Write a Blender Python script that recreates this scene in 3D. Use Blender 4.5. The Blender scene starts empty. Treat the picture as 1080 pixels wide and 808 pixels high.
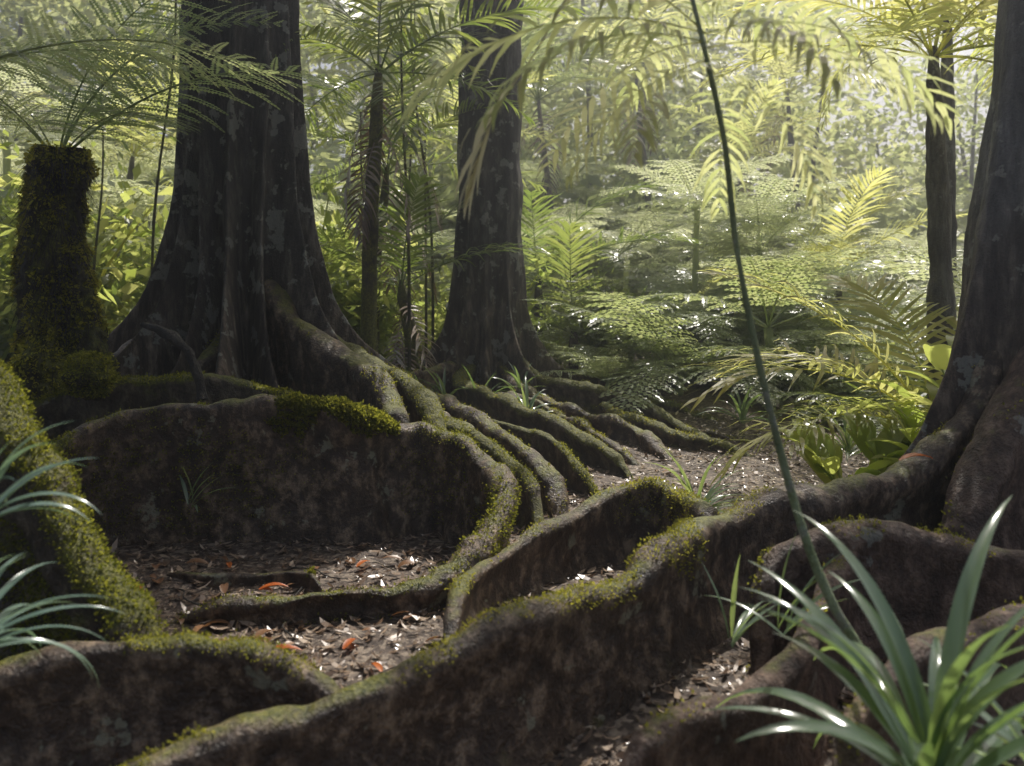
import bpy, math, random
import numpy as np
from mathutils import Vector, Matrix, Euler
random.seed(7); rng=np.random.default_rng(7)
scene=bpy.context.scene
COL=scene.collection
S_=Vector((.42,.91,0)).normalized(); el=math.radians(57)
sd=Vector((S_.x*math.cos(el),S_.y*math.cos(el),math.sin(el)))

# ---------------------------------------------------------------- noise
def _h(ix,iy,iz,seed):
    h=(ix*374761393+iy*668265263+iz*1274126177+seed*974711)&0xffffffff
    h=((h^(h>>13))*1103515245)&0xffffffff
    h=((h^(h>>16))*69069)&0xffffffff
    return ((h^(h>>11))&0xffff)/32767.5-1
def vn(p,seed=0):
    p=np.asarray(p,float); i=np.floor(p).astype(np.int64); f=p-i; f=f*f*(3-2*f)
    r=0
    for dx in(0,1):
        for dy in(0,1):
            for dz in(0,1):
                w=(f[:,0] if dx else 1-f[:,0])*(f[:,1] if dy else 1-f[:,1])*(f[:,2] if dz else 1-f[:,2])
                r=r+w*_h(i[:,0]+dx,i[:,1]+dy,i[:,2]+dz,seed)
    return r
def ss(a,b,x):
    t=np.clip((x-a)/(b-a),0,1); return t*t*(3-2*t)
def gz(x,y):
    x=np.asarray(x,float); y=np.asarray(y,float); sh=x.shape
    x=x.ravel(); y=y.ravel()
    z=.5*ss(6.3,12.3,y)
    z=z-1.0*ss(2.2,5.5,x-.05*(y-8))*ss(7.5,13,y)
    z=z-.26*np.exp(-(((x-.6)/.95)**2+((y-2.7)/.62)**2))
    z=z-.16*np.exp(-(((x+1.3)/.5)**2+((y-2.55)/.3)**2))
    z=z+.12*np.maximum(y-20,0)
    p=np.stack([x*.9,y*.9,0*x],1); z=z+.05*vn(p,3)
    p=np.stack([x*4,y*4,0*x],1); z=z+.015*vn(p,4)
    return z.reshape(sh)
def g1(x,y): return float(gz(np.array([x]),np.array([y]))[0])

# ---------------------------------------------------------------- materials
def newmat(name):
    m=bpy.data.materials.new(name); m.use_nodes=True; m.node_tree.nodes.clear()
    return m,m.node_tree.nodes,m.node_tree.links
def ramp(N,stops):
    r=N.new('ShaderNodeValToRGB'); e=r.color_ramp.elements
    while len(e)<len(stops): e.new(.5)
    for k,(p,c) in enumerate(stops):
        e[k].position=p; e[k].color=(*c,1)
    return r
def leafmat(name,cols,tcols,fac=.45,rough=.45,spec=.4,pale=0):
    m,N,L=newmat(name)
    geo=N.new('ShaderNodeNewGeometry'); oi=N.new('ShaderNodeObjectInfo')
    ad=N.new('ShaderNodeMath'); ad.operation='MULTIPLY_ADD'; ad.inputs[1].default_value=.55
    m2=N.new('ShaderNodeMath'); m2.operation='MULTIPLY'; m2.inputs[1].default_value=.45
    L.new(oi.outputs['Random'],m2.inputs[0]); L.new(geo.outputs['Random Per Island'],ad.inputs[0]); L.new(m2.outputs[0],ad.inputs[2])
    n=len(cols)
    r1=ramp(N,[(i/(n-1),c) for i,c in enumerate(cols)]); n2=len(tcols)
    r2=ramp(N,[(i/(n2-1),c) for i,c in enumerate(tcols)])
    L.new(ad.outputs[0],r1.inputs[0]); L.new(ad.outputs[0],r2.inputs[0])
    b=N.new('ShaderNodeBsdfPrincipled'); b.inputs['Roughness'].default_value=rough
    b.inputs['Specular IOR Level'].default_value=spec
    t=N.new('ShaderNodeBsdfTranslucent'); mx=N.new('ShaderNodeMixShader'); mx.inputs[0].default_value=fac
    o=N.new('ShaderNodeOutputMaterial')
    c1,c2=r1.outputs[0],r2.outputs[0]
    if pale:  # distance haze painted into the leaf colours, growing with world Y
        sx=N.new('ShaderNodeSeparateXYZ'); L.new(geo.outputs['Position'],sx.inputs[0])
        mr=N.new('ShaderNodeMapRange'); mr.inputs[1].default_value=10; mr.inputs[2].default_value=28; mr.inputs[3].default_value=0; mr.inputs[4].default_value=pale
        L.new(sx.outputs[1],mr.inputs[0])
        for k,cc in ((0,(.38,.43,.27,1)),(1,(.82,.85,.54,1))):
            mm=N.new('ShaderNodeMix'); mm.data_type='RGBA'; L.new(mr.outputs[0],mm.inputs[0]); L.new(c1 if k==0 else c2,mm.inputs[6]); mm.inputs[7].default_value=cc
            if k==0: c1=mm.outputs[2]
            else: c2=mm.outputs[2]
    L.new(c1,b.inputs['Base Color']); L.new(c2,t.inputs['Color'])
    L.new(b.outputs[0],mx.inputs[1]); L.new(t.outputs[0],mx.inputs[2]); L.new(mx.outputs[0],o.inputs[0])
    return m
def barkmat(name,dark,mid,light,lich=.62,moss=.6,mosscol=((.04,.05,.007),(.19,.18,.025)),rough=.75,streak=.22,nz=.35,lc=(.3,.3,.25),low=None,bump=.05,blot=.6):
    m,N,L=newmat(name)
    tc=N.new('ShaderNodeNewGeometry')
    mp=N.new('ShaderNodeMapping'); mp.inputs['Scale'].default_value=(1,1,streak)
    L.new(tc.outputs['Position'],mp.inputs[0])
    sx=N.new('ShaderNodeSeparateXYZ'); L.new(tc.outputs['Normal'],sx.inputs[0])
    def noise(sc,det,src,rg=.6):
        n=N.new('ShaderNodeTexNoise'); n.inputs['Scale'].default_value=sc; n.inputs['Detail'].default_value=det
        n.inputs['Roughness'].default_value=rg; L.new(src,n.inputs['Vector']); return n
    n1=noise(11,6,mp.outputs[0],.72); n2=noise(2.2,3,tc.outputs['Position']); n3=noise(5,4,tc.outputs['Position'],.65)
    n4=noise(55,3,tc.outputs['Position'],.7)
    r=ramp(N,[(.32,dark),(.5,mid),(.68,light)]); L.new(n1.outputs[0],r.inputs[0]); base=r.outputs[0]
    if low:
        rl=ramp(N,[(.32,low[0]),(.5,low[1]),(.68,low[2])]); L.new(n1.outputs[0],rl.inputs[0])
        ps=N.new('ShaderNodeSeparateXYZ'); L.new(tc.outputs['Position'],ps.inputs[0])
        mr=N.new('ShaderNodeMapRange'); mr.inputs[1].default_value=1.1; mr.inputs[2].default_value=2.4; mr.inputs[3].default_value=1; mr.inputs[4].default_value=0
        L.new(ps.outputs[2],mr.inputs[0]); ml=N.new('ShaderNodeMix'); ml.data_type='RGBA'; L.new(mr.outputs[0],ml.inputs[0]); L.new(base,ml.inputs[6]); L.new(rl.outputs[0],ml.inputs[7]); base=ml.outputs[2]
    mul=N.new('ShaderNodeMix'); mul.data_type='RGBA'; mul.blend_type='MULTIPLY'; mul.inputs[0].default_value=blot
    rr=ramp(N,[(.35,(.38,.35,.32)),(.62,(1,1,1))]); L.new(n2.outputs[0],rr.inputs[0])
    L.new(base,mul.inputs[6]); L.new(rr.outputs[0],mul.inputs[7])
    lm=ramp(N,[(lich,(0,0,0)),(lich+.03,(1,1,1))]); L.new(n3.outputs[0],lm.inputs[0])
    lf=N.new('ShaderNodeMath'); lf.operation='MULTIPLY'; lf.inputs[1].default_value=.65; L.new(lm.outputs[0],lf.inputs[0])
    mxl=N.new('ShaderNodeMix'); mxl.data_type='RGBA'; L.new(lf.outputs[0],mxl.inputs[0])
    L.new(mul.outputs[2],mxl.inputs[6]); mxl.inputs[7].default_value=(*lc,1)
    n5=noise(3.1,4,tc.outputs['Position'],.7)
    a=N.new('ShaderNodeMath'); a.operation='MULTIPLY_ADD'; a.inputs[1].default_value=nz; L.new(sx.outputs[2],a.inputs[0]); L.new(n5.outputs[0],a.inputs[2])
    mm=ramp(N,[(max(moss-.02,0),(0,0,0)),(min(moss+.12,1),(1,1,1))]); L.new(a.outputs[0],mm.inputs[0])
    mc=ramp(N,[(.35,mosscol[0]),(.65,mosscol[1])]); L.new(n4.outputs[0],mc.inputs[0])
    mxm=N.new('ShaderNodeMix'); mxm.data_type='RGBA'; L.new(mm.outputs[0],mxm.inputs[0])
    L.new(mxl.outputs[2],mxm.inputs[6]); L.new(mc.outputs[0],mxm.inputs[7])
    b=N.new('ShaderNodeBsdfPrincipled'); b.inputs['Roughness'].default_value=rough; b.inputs['Specular IOR Level'].default_value=.5
    L.new(mxm.outputs[2],b.inputs['Base Color'])
    h=N.new('ShaderNodeMath'); h.operation='MULTIPLY_ADD'; h.inputs[1].default_value=.4
    L.new(n4.outputs[0],h.inputs[0]); L.new(n1.outputs[0],h.inputs[2])
    bp=N.new('ShaderNodeBump'); bp.inputs['Strength'].default_value=1; bp.inputs['Distance'].default_value=bump
    L.new(h.outputs[0],bp.inputs['Height']); L.new(bp.outputs[0],b.inputs['Normal'])
    o=N.new('ShaderNodeOutputMaterial'); L.new(b.outputs[0],o.inputs[0])
    return m
M={}
RC=((.022,.013,.008),(.085,.054,.034),(.4,.29,.19))
M['trunk']=barkmat('dark_bark',(.015,.013,.011),(.05,.044,.036),(.18,.16,.135),lich=.57,moss=.8,low=((.018,.012,.008),(.08,.057,.039),(.3,.23,.17)),bump=.04)
M['hazetrunk']=barkmat('haze_lifted_bark',(.08,.077,.073),(.15,.145,.138),(.27,.26,.24),lich=.6,moss=.82,bump=.04,low=((.025,.016,.011),(.1,.07,.05),(.32,.24,.17)))  # upper bark lightened to stand in for haze over the trunk
M['fartrunk']=barkmat('pale_bark',(.08,.075,.06),(.16,.15,.12),(.26,.25,.2),lich=.6,moss=.7)
M['root']=barkmat('root_bark',*RC,lich=.63,moss=.76,streak=.8,rough=.38,lc=(.3,.3,.21),bump=.03,blot=.6)
M['mossroot']=barkmat('mossy_root_bark',(.02,.014,.009),(.08,.06,.036),(.24,.19,.12),lich=.68,moss=.56,streak=.6,rough=.6)
M['mosstrunk']=barkmat('moss_trunk',(.02,.015,.008),(.05,.04,.02),(.1,.09,.05),lich=.8,moss=.42,nz=.1)
M['redroot']=barkmat('red_root_bark',(.032,.017,.01),(.12,.07,.047),(.34,.23,.165),lich=.66,moss=.85,rough=.5,blot=.5,streak=.7)
M['darkwood']=barkmat('dark_wood',(.012,.01,.009),(.03,.025,.02),(.07,.06,.045),lich=.75,moss=.9)
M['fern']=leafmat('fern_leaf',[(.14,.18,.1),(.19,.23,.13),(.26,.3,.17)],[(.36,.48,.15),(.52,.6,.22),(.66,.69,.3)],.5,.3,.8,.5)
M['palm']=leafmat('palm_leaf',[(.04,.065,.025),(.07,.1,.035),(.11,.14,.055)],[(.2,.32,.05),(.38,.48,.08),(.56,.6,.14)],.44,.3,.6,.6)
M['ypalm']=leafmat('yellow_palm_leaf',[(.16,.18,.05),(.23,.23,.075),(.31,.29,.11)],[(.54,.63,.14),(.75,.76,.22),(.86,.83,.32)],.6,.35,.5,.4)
M['spale']=leafmat('pale_sapling_leaf',[(.18,.21,.1),(.24,.26,.13),(.32,.32,.18)],[(.58,.66,.24),(.76,.78,.35),(.87,.86,.47)],.62,.35,.5)
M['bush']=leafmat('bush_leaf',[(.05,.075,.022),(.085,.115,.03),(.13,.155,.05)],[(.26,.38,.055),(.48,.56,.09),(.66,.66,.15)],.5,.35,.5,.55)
M['canopy']=leafmat('canopy_leaf',[(.03,.05,.01),(.05,.08,.015),(.08,.1,.02)],[(.1,.14,.02),(.15,.2,.03),(.25,.26,.04)],.35,.4)
M['far']=leafmat('hazed_far_leaf',[(.09,.12,.03),(.15,.18,.05),(.22,.22,.09)],[(.38,.5,.09),(.6,.66,.16),(.8,.78,.26)],.62,.7,.15,.35)  # paler leaf colours stand in for hazy air
M['farfern']=leafmat('hazed_far_fern_leaf',[(.18,.22,.14),(.27,.31,.21),(.38,.41,.31)],[(.54,.64,.27),(.73,.78,.4),(.87,.88,.58)],.5,.26,1.0,.6)  # silvery pale colours, distance haze painted into the fronds
M['strap']=leafmat('strap_leaf',[(.1,.15,.1),(.13,.19,.13),(.18,.24,.17)],[(.26,.4,.09),(.38,.52,.13),(.54,.62,.18)],.38,.18,1.0)
M['strapblue']=leafmat('blue_green_strap_leaf',[(.12,.19,.16),(.16,.24,.2),(.22,.3,.25)],[(.22,.36,.18),(.32,.46,.22),(.44,.54,.28)],.3,.2,1.0)
M['dead']=leafmat('dead_leaf',[(.05,.03,.02),(.16,.1,.062),(.42,.31,.22),(.82,.75,.66)],[(.1,.05,.02),(.15,.08,.04),(.25,.15,.08),(.3,.22,.14)],.12,.28,1.0)
M['brownleaf']=leafmat('brown_leaf',[(.1,.05,.025),(.22,.11,.05),(.38,.2,.1)],[(.2,.08,.03),(.35,.16,.06),(.45,.24,.1)],.2,.4,.6)
M['dry']=leafmat('dry_frond',[(.42,.4,.27),(.58,.54,.38)],[(.64,.62,.38),(.76,.72,.5)],.5,.5)
M['red']=leafmat('red_leaf',[(.42,.09,.02),(.6,.17,.03)],[(.6,.12,.02),(.7,.18,.03)],.35,.4)
M['moss']=leafmat('moss_blade',[(.05,.065,.008),(.17,.17,.02),(.38,.35,.055)],[(.14,.17,.02),(.5,.49,.06),(.74,.66,.11)],.45,.7,.2)
def groundmat():
    m,N,L=newmat('forest_soil')
    g=N.new('ShaderNodeNewGeometry')
    v=N.new('ShaderNodeTexVoronoi'); v.inputs['Scale'].default_value=38; L.new(g.outputs['Position'],v.inputs['Vector'])
    n=N.new('ShaderNodeTexNoise'); n.inputs['Scale'].default_value=14; n.inputs['Detail'].default_value=6; n.inputs['Roughness'].default_value=.75; L.new(g.outputs['Position'],n.inputs['Vector'])
    r=ramp(N,[(.2,(.025,.016,.012)),(.5,(.09,.063,.046)),(.75,(.3,.24,.18))])
    mx=N.new('ShaderNodeMix'); mx.data_type='FLOAT'; mx.inputs[0].default_value=.4
    sp=N.new('ShaderNodeSeparateColor'); L.new(v.outputs['Color'],sp.inputs[0])
    L.new(n.outputs[0],mx.inputs[2]); L.new(sp.outputs[0],mx.inputs[3]); L.new(mx.outputs[0],r.inputs[0])
    b=N.new('ShaderNodeBsdfPrincipled'); b.inputs['Roughness'].default_value=.7; L.new(r.outputs[0],b.inputs['Base Color'])
    bp=N.new('ShaderNodeBump'); bp.inputs['Strength'].default_value=1; bp.inputs['Distance'].default_value=.03
    L.new(mx.outputs[0],bp.inputs['Height']); L.new(bp.outputs[0],b.inputs['Normal'])
    o=N.new('ShaderNodeOutputMaterial'); L.new(b.outputs[0],o.inputs[0]); return m
M['soil']=groundmat()

# ---------------------------------------------------------------- mesh utils
def mesh(name,V,F,mat,smooth=True):
    me=bpy.data.meshes.new(name)
    me.from_pydata(np.asarray(V).tolist(),[],np.asarray(F).tolist())
    me.materials.append(M[mat] if isinstance(mat,str) else mat)
    if smooth: me.polygons.foreach_set('use_smooth',[True]*len(me.polygons))
    me.update(); return me
def ob(name,me,parent=None,loc=(0,0,0),rot=(0,0,0),sc=1):
    o=bpy.data.objects.new(name,me); COL.objects.link(o)
    o.location=loc; o.rotation_euler=rot; o.scale=(sc,sc,sc) if not hasattr(sc,'__len__') else sc
    if parent: o.parent=parent
    return o
def top(o,label,cat,group=None):
    o['label']=label; o['category']=cat
    if group: o['group']=group
    return o
def empty(name,loc):
    o=bpy.data.objects.new(name,None); o.empty_display_size=.1; o.location=loc; COL.objects.link(o); return o
def part(name,V,F,mat,parent,smooth=True):
    V=np.asarray(V)-np.array(parent.location)
    return ob(name,mesh(name,V,F,mat,smooth),parent)
def grid_faces(n,m,wrap=False,off=0):
    i=np.arange(n-1)[:,None]; mm=m if wrap else m-1; j=np.arange(mm)[None,:]; j2=(j+1)%m
    a=i*m+j; b=i*m+j2; c=(i+1)*m+j2; d=(i+1)*m+j
    return np.stack([a,b,c,d],-1).reshape(-1,4)+off
def merge(parts):
    Vs=[];Fs=[];o=0
    for V,F in parts:
        Vs.append(V);Fs.append(F+o);o+=len(V)
    return np.concatenate(Vs),np.concatenate(Fs)
def xf(V,mat):
    m=np.array(mat); return V@m[:3,:3].T+m[:3,3]
def cat(P,n,closed=False):
    P=np.asarray(P,float); Q=np.vstack([2*P[0]-P[1],P,2*P[-1]-P[-2]])
    d=np.linalg.norm(np.diff(P[:,:3],axis=0),axis=1); s=np.concatenate([[0],np.cumsum(d)])
    t=np.linspace(0,s[-1],n); k=np.clip(np.searchsorted(s,t,side='right')-1,0,len(P)-2)
    u=((t-s[k])/np.maximum(d[k],1e-6))[:,None]
    p0,p1,p2,p3=Q[k],Q[k+1],Q[k+2],Q[k+3]
    return .5*((2*p1)+(-p0+p2)*u+(2*p0-5*p1+4*p2-p3)*u**2+(-p0+3*p1-3*p2+p3)*u**3),s[-1]
def tube(P,R,sides=8,n=None,noise=0,seed=0):
    P=np.asarray(P,float); 
    if n: 
        PR,_=cat(np.hstack([P,np.asarray(R,float)[:,None]]),n); P=PR[:,:3]; R=PR[:,3]
    R=np.asarray(R,float)
    T=np.gradient(P,axis=0); T/=np.linalg.norm(T,axis=1)[:,None]+1e-9
    ref=np.array([0,0,1.]) if abs(T[:,2]).mean()<.8 else np.array([0,1.,0])
    A=np.cross(T,ref); A/=np.linalg.norm(A,axis=1)[:,None]+1e-9; B=np.cross(T,A)
    th=np.linspace(0,2*math.pi,sides,endpoint=False)
    V=P[:,None]+R[:,None,None]*(A[:,None]*np.cos(th)[None,:,None]+B[:,None]*np.sin(th)[None,:,None])
    V=V.reshape(-1,3)
    if noise:
        c=np.repeat(P,sides,0); d=V-c
        V=c+d*(1+noise*vn(V*6,seed)+noise*.6*vn(V*17,seed+1))[:,None]
    return V,grid_faces(len(P),sides,True)

# ---------------------------------------------------------------- roots and trunks
def root_geo(pts,r0,r1=None,seed=0,tapA=0,tapB=.3,flare=1.2,amp=1,rm=None):
    pts=np.asarray(pts,float); 
    L=np.linalg.norm(np.diff(pts,axis=0),axis=1).sum(); n=int(L/.022)+6
    C,_=cat(pts,n); s=np.linspace(0,1,n); r1=r0 if r1 is None else r1
    R=r0+(r1-r0)*s
    if rm: R=np.interp(s,np.linspace(0,1,len(rm)),rm)
    q=np.stack([s*L*1.6,0*s+seed*3.1,0*s],1)
    C[:,0]+=.04*amp*vn(q,seed); C[:,1]+=.04*amp*vn(q,seed+1); C[:,2]+=.03*amp*vn(q*2,seed+2)+.01*amp*vn(q*6,seed+4)
    R=R*(1+.28*vn(q*1.7,seed+3)+.1*vn(q*6,seed+9))
    fa=np.ones(n)
    if tapA: fa*=np.sqrt(np.clip(s*L/tapA,0,1)+.001)
    if tapB: fa*=np.sqrt(np.clip((1-s)*L/tapB,0,1)+.001)
    R=R*fa
    G=gz(C[:,0],C[:,1])-.1
    H=np.maximum(C[:,2]-G,.03)*fa; H=np.maximum(H,R*1.15)
    fl=flare*np.clip((H-.12)/.35,.15,1)
    T=np.gradient(C[:,:2],axis=0); T/=np.linalg.norm(T,axis=1)[:,None]+1e-9
    Nn=np.stack([-T[:,1],T[:,0]],1)
    hh=np.linspace(0,1,19)[:-1]; k=12
    prof_u=[]
    for h in hh: prof_u.append(('s',h))
    for a in np.linspace(0,math.pi,k): prof_u.append(('c',a))
    for h in hh[::-1]: prof_u.append(('t',h))
    K=len(prof_u); V=np.zeros((n,K,3))
    for j,(ty,a) in enumerate(prof_u):
        if ty=='c':
            u=R*math.cos(a); h=H-R+R*math.sin(a)*.9
        else:
            u=R*(1-.5*math.sin(math.pi*a)*(a**.5)+fl*(1-a)**3)*(1 if ty=='s' else -1); h=(H-R)*a
        V[:,j,0]=C[:,0]+Nn[:,0]*u; V[:,j,1]=C[:,1]+Nn[:,1]*u; V[:,j,2]=G+h
    dU=np.gradient(V,axis=0); dK=np.gradient(V,axis=1); NN=np.cross(dK,dU); NN/=np.linalg.norm(NN,axis=2)[:,:,None]+1e-9
    V=V.reshape(-1,3); NN=NN.reshape(-1,3)
    cen=np.repeat(np.stack([C[:,0],C[:,1],G+H*.5],1),K,0)
    if ((V-cen)*NN).sum()<0: NN=-NN
    sz=np.repeat(np.clip(R/.08,.2,1.2),K)
    st=V*np.array([1,1,.35])
    D=.025*vn(V*2.3,seed+5)+.03*vn(st*5,seed+6)+.009*vn(V*15,seed+7)+.0035*vn(V*34,seed+8)
    V=V+NN*(D*sz*amp)[:,None]
    return V,grid_faces(n,K),NN
def moss_geo(V,NN,count,thr=.1,nzmin=.35,size=.022,seed=0,reg=None):
    r=np.random.default_rng(seed)
    if reg is not None:
        c,rad=reg; m=((((V-np.array(c))/np.array(rad))**2).sum(1)+1.1*vn(V*5,seed+3)+.7*vn(V*14,seed+4))<.9
    else: m=(NN[:,2]>nzmin)&(vn(V*4,seed+11)+.5*vn(V*11,seed+12)>thr)
    idx=np.where(m)[0]
    if len(idx)==0: return None
    k=r.choice(idx,count); c=V[k]+r.normal(0,.01,(count,3)); n=NN[k]
    d=n+r.normal(0,.5,(count,3)); d/=np.linalg.norm(d,axis=1)[:,None]
    s=np.cross(d,r.normal(0,1,(count,3))); s/=np.linalg.norm(s,axis=1)[:,None]
    l=size*r.uniform(.5,1.4,count)[:,None]; w=l*.3
    c=c-n*.006
    VV=np.stack([c-s*w*.5,c+d*l*.5+s*w,c+d*l,c+d*l*.5-s*w],1).reshape(-1,3)
    return VV,np.arange(4*count).reshape(-1,4)
def mossob(mg,org,parent):
    if mg is None: return
    o=ob('moss',mesh('moss',mg[0]-np.array(org),mg[1],'moss',False),parent); o['kind']='stuff'
def add_root(tree,pts,r0,r1=None,mat='root',moss=0,mthr=.1,msize=.02,nzm=.35,seed=0,name='root',regs=(),**kw):
    V,F,NN=root_geo(pts,r0,r1,seed,**kw)
    o=part(name,V,F,mat,tree)
    if moss:
        a=moss_geo(V,NN,moss,mthr,nzm,msize,seed); ps=[a] if a else []
        for i,(c,rad,cnt,sz) in enumerate(regs):
            b=moss_geo(V,NN,cnt,0,0,sz,seed+i+100,(c,rad))
            if b: ps.append(b)
        if ps: mossob(merge(ps),tree.location,o)
    return o
def trunk_geo(cx,cy,z0,z1,r0,r1,lobes,lean=(0,0),seed=0,nt=220,flute=.05,nz=170,up=.16,uw=1.5,hmin=0.):
    t=np.linspace(0,1,nz)**1.5; z=z0+(z1-z0)*t; th=np.linspace(0,2*math.pi,nt,endpoint=False)
    Z,TH=np.meshgrid(z,th,indexing='ij'); R=r0+(r1-r0)*(Z-z0)/(z1-z0)
    hz=Z-z0; he=np.maximum(hz,hmin)
    for (a,amp,w,hf) in lobes:
        a=a+.07*np.sin(hz*1.1+a*3)
        d=(TH-a+math.pi)%(2*math.pi)-math.pi
        R=R+amp*np.exp(-(np.abs(d)/w)**1.5)*np.exp(-(he/hf)**1.05)
        R=R+up*r0*np.exp(-(d/(w*uw))**2)*np.exp(-hz/6)
    R=R+flute*r0*(np.cos(5*TH+seed+.15*hz)+.6*np.cos(9*TH+2*seed-.1*hz)-.5*np.abs(np.sin(3.5*TH+seed)))*np.exp(-hz/14)
    X=cx+lean[0]*hz+R*np.cos(TH); Y=cy+lean[1]*hz+R*np.sin(TH)
    V=np.stack([X,Y,Z],-1).reshape(-1,3)
    st=V*np.array([1,1,.25]); D=.03*vn(V*2,seed)+.01*vn(st*9,seed+1)+.004*vn(V*14,seed+2)
    N=np.stack([np.cos(TH),np.sin(TH),0*TH],-1).reshape(-1,3)
    return V+N*D[:,None],grid_faces(nz,nt,True)
def leaf_cloud(C,size,asp=.4,down=.3,seed=0):
    r=np.random.default_rng(seed); n=len(C)
    d=r.normal(0,1,(n,3)); d[:,2]=d[:,2]*.6-down; d/=np.linalg.norm(d,axis=1)[:,None]
    s=np.cross(d,r.normal(0,1,(n,3))+np.array([0,0,1.5])); s/=np.linalg.norm(s,axis=1)[:,None]
    l=(size*r.uniform(.6,1.4,n))[:,None]; w=l*asp*.5
    V=np.stack([C,C+d*l*.5+s*w,C+d*l,C+d*l*.5-s*w],1).reshape(-1,3)
    return V,np.arange(4*n).reshape(-1,4)
# canopy leaves cut away along the sun's path to place floor sun patches
SUN_GAPS=[(.8,6.8,1.7,2.1),(-1.85,3.5,.7,.8),(-.95,3.75,1.1,.7),(1.2,2.2,1.2,.9),(.5,3.6,1.0,.6),(-.35,5.0,.7,.9),(1.6,9.2,2.5,1.6),(-.6,2.75,.8,.35),(1.6,4.5,.9,.5),(-1.9,5.4,.5,.2),(-2.6,6.6,1.4,.6),(-1.0,6.7,.8,.9),(-1.6,3.0,.6,.3),(3.2,6.6,1.9,1.8),(-3.0,6.3,.8,.5),(2.4,4.6,.5,.5),(-1.0,5.5,.6,.35),(-3.4,6.2,.8,.6),(-1.5,2.3,.5,.5)]
def cut_sun_gaps(C):
    t=(C[:,2]-.5)/sd.z; X=C[:,0]-sd.x*t; Y=C[:,1]-sd.y*t
    keep=np.ones(len(C),bool)
    q=np.stack([X*1.5,Y*1.5,0*X],1); jit=.3*vn(q,9)
    for gx,gy,rx,ry in SUN_GAPS: keep&=(((X-gx)/rx)**2+((Y-gy)/ry)**2+jit)>1
    keep&=~(Y>9.5)
    keep&=vn(q*1.2,10)+.5*vn(q*3,12)>-.15
    return keep
def crown_geo(c,rad,clumps,per,size,seed,sig=.5,gaps=False):
    r=np.random.default_rng(seed); c=np.array(c,float); rad=np.array(rad,float)
    P=r.normal(0,1,(clumps,3)); P/=np.linalg.norm(P,axis=1)[:,None]; P*=r.uniform(.3,1,(clumps,1))**.5
    P=c+P*rad
    L=np.repeat(P,per,0)+r.normal(0,1,(clumps*per,3))*sig*np.array([1,1,.45])
    if gaps: L=L[cut_sun_gaps(L)]
    return leaf_cloud(L,size,.5,.2,seed),P
def limbs(base,P,r0,seed,k=9):
    r=np.random.default_rng(seed); out=[]
    base=np.array(base,float)
    for i in r.choice(len(P),min(k,len(P)),replace=False):
        e=P[i]; mid=base+(e-base)*.5+r.normal(0,.25,3)+np.array([0,0,-.1])
        out.append(tube([base,mid,e],[r0,r0*.55,r0*.12],6,8))
    return out
# ---------------------------------------------------------------- foliage
def rachis(L,n,p0,p1,sw=0):
    s=np.linspace(0,1,n); p=p0+(p1-p0)*s**1.1; ds=L/(n-1)
    yaw=sw*s
    d=np.stack([np.cos(p)*np.cos(yaw),np.cos(p)*np.sin(yaw),np.sin(p)],1)
    P=np.vstack([[0,0,0],np.cumsum(d[:-1]*ds,axis=0)]); return s,P,d
def palm_frond(L=2,n=30,ll=.5,w=.035,p0=.9,p1=-.6,droop=.35,seed=0,sw=.15,pet=.15,rr=.012,a0=75):
    r=np.random.default_rng(seed); s,P,D=rachis(L,n+6,p0,p1,sw); parts=[tube(P,rr*(1.05-s),4)]
    for i in range(n):
        u=pet+(1-pet)*(i+.5)/n; k=u*(len(P)-1); k0=int(k); f=k-k0; k1=min(k0+1,len(P)-1)
        pos=P[k0]*(1-f)+P[k1]*f; t=D[k0]; uu=(u-pet)/(1-pet)
        b=np.cross([0,0,1],t); b/=np.linalg.norm(b)+1e-9; up=np.cross(t,b)
        a=math.radians(a0-45*uu+r.normal(0,6)); le=ll*(math.sin(math.pi*(uu*.82+.14))**.6)*r.uniform(.8,1.12)
        for sd_ in(1,-1):
            if r.random()<.06: continue
            d=t*math.cos(a)+b*sd_*math.sin(a)+up*(.25+r.normal(0,.13)); d/=np.linalg.norm(d)
            p=pos.copy(); rows=[]; wd=[.35,1,.85,.5,.04]; dr=droop*r.uniform(.6,1.7)
            for q in range(5):
                wv=np.cross(d,up*.8+b*sd_*.3); wv/=np.linalg.norm(wv)+1e-9
                rows.append(p-wv*w*wd[q]*.5); rows.append(p+wv*w*wd[q]*.5)
                p=p+d*le/4; d=d+np.array([0,0,-dr*.6*(q+1)*.5]); d/=np.linalg.norm(d)
            parts.append((np.array(rows),grid_faces(5,2)))
    return merge(parts)
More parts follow.
